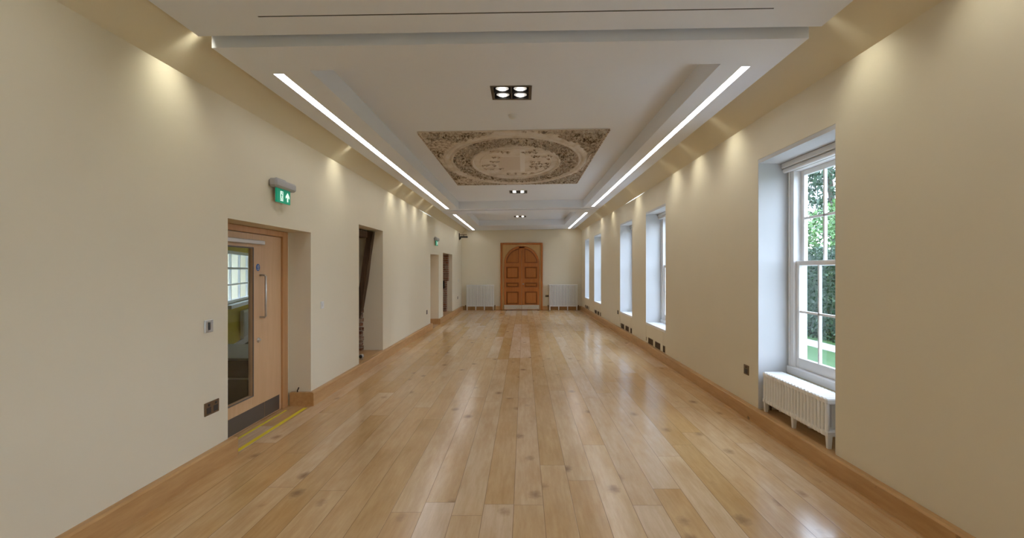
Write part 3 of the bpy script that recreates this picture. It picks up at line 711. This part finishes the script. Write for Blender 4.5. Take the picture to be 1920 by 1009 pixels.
# ------------------------------------------------------------------ column radiators
def column_radiator(name_loc, axis, L_, depth, z0, z1, nsec, legs, label, cols=3):
    """axis 'y': runs along +Y from loc, depth toward +X; axis 'x': runs along +X, depth toward +Y"""
    x0, y0 = name_loc; t = thing('column_radiator', label, 'radiator', (x0, y0, z0), 'white column radiators')
    def P(l, d, z): return (x0+d, y0+l, z) if axis == 'y' else (x0+l, y0+d, z)
    pitch = L_/nsec; sec = MB(); r = pitch*.34
    for k in range(nsec):
        l = pitch*(k+.5)
        for c in range(cols):
            d = r + (depth-2*r)*c/(cols-1)
            if axis == 'y': sec.tube([P(l, d, z0_+0) for z0_ in (LB+.02, z1-.02)], r, 8, False)
            else: sec.tube([P(l, d, z0_) for z0_ in (LB+.02, z1-.02)], r, 8, False)
        for zc in (LB+.02, z1-.022):      # rounded head and foot that join the columns
            w_ = pitch*.44; pts = []
            m = 10; h = .024
            if axis == 'y': sec.bbox(x0, x0+depth, y0+l-w_, y0+l+w_, zc-h, zc+h, .010)
            else: sec.bbox(x0+l-w_, x0+l+w_, y0, y0+depth, zc-h, zc+h, .010)
    sec.build('sections', m_rad, t)
    for zc in (LB+.022, z1-.024): MB().tube([P(.004, depth/2, zc), P(L_-.004, depth/2, zc)], .022, 12).build('header_tube', m_rad, t)
    for f in legs:
        l = f*L_
        for d in ((.010, .05), (depth-.05, depth-.010)):
            lg = MB()
            if axis == 'y': lg.hexa([(x0+d[0]+.006, y0+l-.014, z0), (x0+d[1]-.006, y0+l-.014, z0), (x0+d[1]-.006, y0+l+.014, z0), (x0+d[0]+.006, y0+l+.014, z0), (x0+d[0], y0+l-.02, LB+.02), (x0+d[1], y0+l-.02, LB+.02), (x0+d[1], y0+l+.02, LB+.02), (x0+d[0], y0+l+.02, LB+.02)])
            else: lg.hexa([(x0+l-.012, y0+d[0]+.006, z0), (x0+l+.012, y0+d[0]+.006, z0), (x0+l+.012, y0+d[1]-.006, z0), (x0+l-.012, y0+d[1]-.006, z0), (x0+l-.018, y0+d[0], LB+.02), (x0+l+.018, y0+d[0], LB+.02), (x0+l+.018, y0+d[1], LB+.02), (x0+l-.018, y0+d[1], LB+.02)])
            lg.build('leg', m_rad, t)
    for l, sgn in ((0, -1), (L_, 1)):
        vl = MB()
        vl.tube([P(l, depth/2, LB+.02), P(l+sgn*.035, depth/2, LB+.02)], .012, 10); vl.tube([P(l+sgn*.035, depth/2, z0+.0), P(l+sgn*.035, depth/2, LB+.06)], [.009, .017], 10)
        vl.build('valve', m_brass, t)
    return t
LB = .25
column_radiator((2.445, 4.13), 'y', 1.12, .21, .150, .555, 21, (.02, .5, .98), 'long low white column radiator in the nearest window recess')
LB = .15
column_radiator((-2.27, D-.22), 'x', 1.10, .12, 0, 1.005, 22, (.03, .34, .65, .97), 'white column radiator left of the double doors', 2)
column_radiator((1.00, D-.22), 'x', 1.13, .12, 0, 1.02, 22, (.03, .34, .65, .97), 'white column radiator right of the double doors, nearest the windows', 2)

# ------------------------------------------------------------------ double doors in the far wall
def far_door():
    t = sempty('door_3', (-.08, D, 0)); c = -.081; R_ = .705; zs = 1.845; yf = D-.06
    fr = MB(); fr.bbox(DX0, DX0+.075, D-.10, D, 0, 2.669, .008); fr.bbox(DX1-.075, DX1, D-.10, D, 0, 2.669, .008); fr.bbox(DX0+.075, DX1-.075, D-.10, D, 2.60, 2.669, .008)
    fr.build('door_frame', m_pine, t)
    xl, xr = DX0+.076, DX1-.076
    def arc(r, a0, a1, n): return [(c+r*math.cos(a0+(a1-a0)*k/n), zs+r*math.sin(a0+(a1-a0)*k/n)) for k in range(n+1)]
    # spandrels
    for s in (-1, 1):
        xo = xl if s < 0 else xr
        pts = arc(R_+.004, PI/2, PI if s < 0 else 0, 16)
        sp_ = MB(); n = len(pts)
        for (p, q) in zip(pts, pts[1:]):
            for yy in (yf,): sp_.add([(p[0], yy, p[1]), (q[0], yy, q[1]), (q[0], yy, 2.6), (p[0], yy, 2.6)], [(0,1,2,3)])
            sp_.add([(p[0], yf, p[1]), (q[0], yf, q[1]), (q[0], D-.001, q[1]), (p[0], D-.001, p[1])], [(0,1,2,3)])
        e = pts[-1]; sp_.add([(e[0], yf, 0.0), (xo, yf, 0.0), (xo, yf, 2.6), (e[0], yf, 2.6)], [(0,1,2,3)])
        sp_.build('spandrel', m_spandrel, t, fix=False)
    # leaves
    for s in (-1, 1):
        pts = [(c+s*.003, .01), (c+s*(R_-.002), .01)] + [(c+s*(R_-.002)*math.cos(a), zs+(R_-.002)*math.sin(a)) for a in [PI/2*k/20 for k in range(20)]] + [(c+s*.003, zs+R_-.003)]
        leaf = MB().prism(pts, D-.030, D-.005, 'y').build('door_leaf', m_pine2, t)
        rl = MB(); y0, y1 = D-.075, D-.030
        xi, xo = c+s*.004, c+s*(R_-.004); xa, xb = c+s*.115, c+s*(R_-.085)
        rl.box(min(xi, xa), max(xi, xa), y0, y1, .012, 2.52)
        rl.box(min(xb, xo), max(xb, xo), y0, y1, .012, zs)
        for (za, zb) in ((.012, .225), (.737, .907), (1.096, 1.25), (1.72, 1.87)): rl.box(min(xa, xb), max(xa, xb), y0, y1, za, zb)
        # arched top rail
        n = 18; vs = []
        for k in range(n+1):
            a = PI/2*k/n
            for r in (R_-.004, R_-.085):
                x = c+s*max(r*math.cos(a), .004); z = zs+r*math.sin(a)
                vs += [(x, y0, z), (x, y1, z)]
        fs = []
        for k in range(n):
            o = 4*k; fs += [(o, o+2, o+6, o+4), (o, o+1, o+5, o+4), (o+2, o+3, o+7, o+6), (o+1, o+3, o+7, o+5)]
        rl.add(vs, fs)
        rl.build('rails', m_pine, leaf)
        x_lo, x_hi = min(xa, xb)+.035, max(xa, xb)-.035
        for (za, zb) in ((.225, .737), (.907, 1.096), (1.25, 1.72)):
            pn = MB(); q = .025
            za_, zb_ = za+.03, zb-.03
            pn.add([(x_lo, D-.0305, za_), (x_hi, D-.0305, za_), (x_hi, D-.0305, zb_), (x_lo, D-.0305, zb_), (x_lo+q, D-.062, za_+q), (x_hi-q, D-.062, za_+q), (x_hi-q, D-.062, zb_-q), (x_lo+q, D-.062, zb_-q)],
                   [(0,1,5,4), (1,2,6,5), (2,3,7,6), (3,0,4,7), (4,5,6,7)])
            pn.build('raised_panel', m_pine2, leaf)
            mo = MB(); mx0, mx1 = min(xa, xb)+.001, max(xa, xb)-.001
            for (u0, u1, v0, v1) in ((mx0, mx1, za+.001, za+.026), (mx0, mx1, zb-.026, zb-.001), (mx0, mx0+.026, za+.026, zb-.026), (mx1-.026, mx1, za+.026, zb-.026)): mo.box(u0, u1, D-.060, D-.0305, v0, v1)
            mo.build('panel_shade_moulding', m_pineshade, leaf)  # rim draws the panel's shadow outline in dark colour
        mo = MB(); vs = []; aa = math.acos(min(1, .13/(R_-.086))); n_ = 14
        for k in range(n_+1):
            a_ = aa*k/n_
            for q_ in (R_-.086, R_-.112): vs += [(c+s*q_*math.cos(a_), D-.060, zs+q_*math.sin(a_)), (c+s*q_*math.cos(a_), D-.0305, zs+q_*math.sin(a_))]
        fs = []
        for k in range(n_): o_ = 4*k; fs += [(o_, o_+2, o_+6, o_+4), (o_, o_+1, o_+5, o_+4), (o_+2, o_+3, o_+7, o_+6)]
        mo.add(vs, fs); mo.box(min(xa, xb), max(xa, xb), D-.060, D-.0305, 1.871, 1.896)
        mo.box(min(xa, xa+s*.026), max(xa, xa+s*.026), D-.060, D-.0305, 1.896, zs+math.sqrt((R_-.1)**2-.12**2))
        mo.build('panel_shade_moulding', m_pineshade, leaf)
        r0 = R_-.13; pts = [(xa+s*.035, 1.91)]; 
        ptb = [(c+s*(R_-.13), 1.91)] + [(c+s*r0*math.cos(a), zs+r0*math.sin(a)) for a in [.08+1.2*k/10 for k in range(11)] if r0*math.cos(a) > .15]
        ptb.append((xa+s*.035, zs+math.sqrt(r0**2-.15**2)))
        MB().prism(pts+ptb, D-.060, D-.0305, 'y').build('raised_panel', m_pine2, leaf)
        MB().bbox(min(xi, xo)+.004, max(xi, xo)-.004, D-.079, D-.0755, .03, .205, .001).build('kick_plate', mat('bright_kick_plate', (.66,.66,.66), .22, 1), leaf)
        if s > 0:
            kn = MB().lathe((c+.06, D-.0755, 1.04), [(.028,0),(.028,-.006),(.010,-.008),(.010,-.03),(.026,-.036),(.030,-.05),(.022,-.062),(.0005,-.065)], 'y', 20); kn.build('door_knob', m_steel, leaf)
far_door()

# ------------------------------------------------------------------ fittings
def socket(label, y, z, wdt, h, side, fx, mplate, double=True, group='brass wall sockets'):
    X = fx(y); n = -side; t = thing('wall_socket', label, 'socket', (X, y, z), group)
    MB().bbox(X, X+n*.008, y-wdt/2, y+wdt/2, z-h/2, z+h/2, .003).build('plate', mplate, t)
    for k in ((-1, 1) if double else (0,)):
        yy = y+k*wdt*.24
        ins = MB().bbox(X+n*.008, X+n*.0095, yy-wdt*(.15 if double else .3), yy+wdt*(.15 if double else .3), z-h*.36, z+h*.10, .0005).build('socket_insert', m_black, t)
        sw = MB().bbox(X+n*.008, X+n*.014, yy-.010, yy+.010, z+h*.2, z+h*.38, .002).build('switch', m_black, t)
    return t
socket('brass double socket low on the left wall before the glazed door', 4.13, .49, .19, .105, -1, XL, m_brass)
socket('small dark socket low on the left wall before the far doorway', 13.3, .50, .12, .11, -1, XL, m_brass, False)
socket('small socket low on the left wall beside the far left corner', 19.2, .55, .12, .10, -1, XL, m_brass, False)
socket('brass socket low on the window wall beside the nearest radiator', 5.58, .51, .12, .105, 1, XR, m_brass, False)
socket('small brass socket on the window wall just beyond the third window', 13.05, .52, .12, .10, 1, XR, m_brass, False)
t = thing('wall_socket', 'dark double socket between the double doors and the right radiator', 'socket', (.94, D, .56), 'brass wall sockets')
MB().bbox(.86, .995, D-.008, D, .515, .60, .002).build('plate', m_brass, t)
for k in (.89, .96): MB().bbox(k-.02, k+.02, D-.010, D-.008, .53, .57, .0005).build('socket_insert', m_black, t)
t = thing('card_reader', 'square steel plate with a black slot on the left wall above the double socket', 'card reader', (-2.52, 4.09, 1.15))
MB().bbox(-2.52, -2.512, 4.035, 4.145, 1.10, 1.20, .003).build('plate', m_steel, t)
MB().bbox(-2.512, -2.508, 4.078, 4.102, 1.118, 1.182, .002).build('slot', m_black, t)
t = thing('light_switch', 'small white switch plate on the wall between glazed door and tall niche', 'switch', (-2.52, 6.4, 1.16))
MB().bbox(-2.52, -2.512, 6.355, 6.445, 1.115, 1.205, .003).build('plate', m_wplas, t)
MB().bbox(-2.512, -2.507, 6.388, 6.412, 1.14, 1.18, .002).build('rocker', m_wplas, t)
X = XL(19.4)
t = thing('light_switch', 'small switch plate on the left wall near the far corner', 'switch', (X, 19.4, 1.2))
MB().bbox(X, X+.008, 19.35, 19.45, 1.15, 1.25, .003).build('plate', m_wplas, t)
MB().bbox(X+.008, X+.013, 19.388, 19.412, 1.18, 1.22, .002).build('rocker', m_wplas, t)

def exit_sign(y, label):
    X = -2.52; t = thing('exit_sign', label, 'exit sign', (X, y, 2.37), 'green exit signs over the doorways')
    MB().bbox(X, X+.085, y-.225, y+.225, 2.425, 2.51, .018).build('lamp_housing', m_grey, t)
    MB().bbox(X, X+.03, y-.10, y+.10, 2.505, 2.535, .008).build('bracket', m_grey, t)
    pl = MB().bbox(X+.035, X+.050, y-.15, y+.15, 2.285, 2.425, .002).build('sign_blade', m_green, t)
    x0, x1 = X+.0503, X+.0512; z = 2.352; s = MB()
    # arrow pointing up, at the far half of the sign
    ya = y+.085
    s.prism([(ya-.012, z-.045), (ya+.012, z-.045), (ya+.012, z+.005), (ya+.042, z-.012), (ya+.042, z+.010), (ya, z+.050), (ya-.042, z+.010), (ya-.042, z-.012), (ya-.012, z+.005)], x0, x1, 'x')
    s.build('up_arrow', m_exitw, pl); s = MB()
    # door and running figure
    s.box(x0, x1, y-.075, y-.015, z-.05, z+.05)
    s.build('door_symbol', m_exitw, pl)
    g = MB(); xg0, xg1 = x1, x1+.0006; yc = y-.045
    g.lathe((x1, yc+.008, z+.034), [(.009, 0), (.009, .0006), (.0005, .0006)], 'x', 12)
    for poly in ([(yc-.008, z+.022), (yc+.008, z+.022), (yc+.004, z-.006), (yc-.012, z-.006)], [(yc-.012, z-.006), (yc-.004, z-.006), (yc-.016, z-.045), (yc-.026, z-.045)],
                 [(yc-.004, z-.006), (yc+.004, z-.006), (yc+.020, z-.03), (yc+.012, z-.035)], [(yc+.006, z+.020), (yc+.022, z+.004), (yc+.018, z-.001), (yc+.004, z+.012)], [(yc-.006, z+.020), (yc-.022, z+.006), (yc-.018, z+.0), (yc-.006, z+.010)]):
        g.prism(poly, xg0, xg1, 'x')
    g.build('running_figure', m_green, pl)
    MB().box(X+.0335, X+.035, y-.152, y+.152, 2.283, 2.425).build('backing', m_wplas, pl)
    return t
e = exit_sign(5.27, 'green and white exit sign above the glazed door')
dup(e, (.012, 9.25, 0), 'small exit sign above the far doorway')

X = XL(19.6)
t = thing('wall_speaker', 'small black bracketed speaker high in the far left corner', 'speaker', (X, 19.6, 2.85))
MB().bbox(X, X+.03, 19.55, 19.65, 2.74, 3.0, .004).build('wall_bracket', mat('bronze_bracket', (.09,.07,.05), .5, .4), t)
MB().bbox(X+.03, X+.30, 19.58, 19.62, 2.93, 2.955, .003).build('arm', m_brass, t)
MB().tube([(X+.18, 19.6, 2.93), (X+.18, 19.6, 2.885)], .012, 10).build('swivel', m_black, t)
MB().bbox(X+.04, X+.33, 19.54, 19.66, 2.825, 2.885, .012).build('speaker_body', m_black, t)
MB().lathe((X+.045, 19.52, 2.80), [(.0005,0),(.034,0),(.038,.01),(.034,.09),(.0005,.1)], 'y', 16).build('side_lamp', m_black, t)

# ------------------------------------------------------------------ garden outside
GZ = -.2
o = MB().add([(3.0,-30,GZ),(45,-30,GZ),(45,60,GZ),(3.0,60,GZ)], [(0,1,2,3)]).build('lawn', m_grass); o['kind'] = 'structure'
o = MB().add([(-45,-30,GZ),(-8.2,-30,GZ),(-8.2,60,GZ),(-45,60,GZ)], [(0,1,2,3)]).build('lawn', m_grass); o['kind'] = 'structure'
o = MB().box(2.95, 5.3, -30, 40, GZ, GZ+.02).build('bounce_terrace', mat('bounce_paving', (.55, .53, .50), .9)); o['kind'] = 'structure'  # unseen pale paving added to bounce neutral light up to the ceiling
o = MB().box(6.75, 7.35, -6, 26, GZ, GZ+.012).build('path', mat('grey_gravel', (.30,.29,.27), .9)); o['kind'] = 'structure'
R = random.Random(11)
def leafcloud(mb, n, fn, size):
    for _ in range(n):
        c = fn(); u = Vector((R.gauss(0,1), R.gauss(0,1), R.gauss(0,1))).normalized(); v = u.orthogonal().normalized(); s_ = size*R.uniform(.6, 1.3)
        v = (Matrix.Rotation(R.uniform(0, 6.28), 3, u) @ v); w_ = u.cross(v)
        mb.add([c-v*s_, c-w_*s_*.5, c+v*s_, c+w_*s_*.5], [(0,1,2,3)])
def hedge():
    core = MB().bbox(7.75, 8.7, 4, 17, GZ, 2.0, .15)
    t = thing('hedge', 'tall dark green clipped hedge beyond the lawn outside the windows', 'hedge', (8.2, 11, GZ))
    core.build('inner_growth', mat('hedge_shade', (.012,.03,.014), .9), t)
    mb = MB(); leafcloud(mb, 16000, lambda: Vector((7.68+R.uniform(-.12, .12)+.08*math.sin(3*R.random()), R.uniform(4, 17), R.uniform(GZ, 2.1))), .05)
    leafcloud(mb, 3000, lambda: Vector((R.uniform(7.6, 8.6), R.uniform(4, 17), 2.05+R.uniform(-.1, .15))), .06)
    mb.build('foliage', m_ivy, t, fix=False)
hedge()
def tree(x, y, h, r, n, m, label, size):
    t = thing('garden_tree', label, 'tree', (x, y, GZ), 'garden trees')
    MB().tube([(x, y, GZ), (x+.1, y, h*.3), (x-.1, y+.1, h*.6), (x, y, h*.9)], [.22, .17, .12, .05], 10).build('trunk', m_bark, t)
    cl = []
    for _ in range(26):
        a = R.uniform(0, 6.28); q = R.random()**.5*r; cl.append((x+q*math.cos(a), y+q*math.sin(a), h*.62+R.uniform(-.5, .5)*r*1.5, R.uniform(.25, .45)*r))
    def fn():
        c = R.choice(cl); d = Vector((R.gauss(0,1), R.gauss(0,1), R.gauss(0,1))).normalized()*c[3]*R.uniform(.6, 1); return Vector(c[:3])+d
    mb = MB(); leafcloud(mb, n, fn, size); mb.build('foliage', m, t, fix=False)
tree(10.6, 17.0, 5.0, 1.5, 5200, m_leafl, 'small pale green leafy tree behind the hedge', .075)
tree(14.5, 24.0, 10.0, 3.6, 9000, m_leafd, 'tall dark tree behind the pale green one', .12)
tree(14.5, 11.5, 8.0, 2.6, 6000, m_leafd, 'tall dark tree to the side of the pale one', .11)
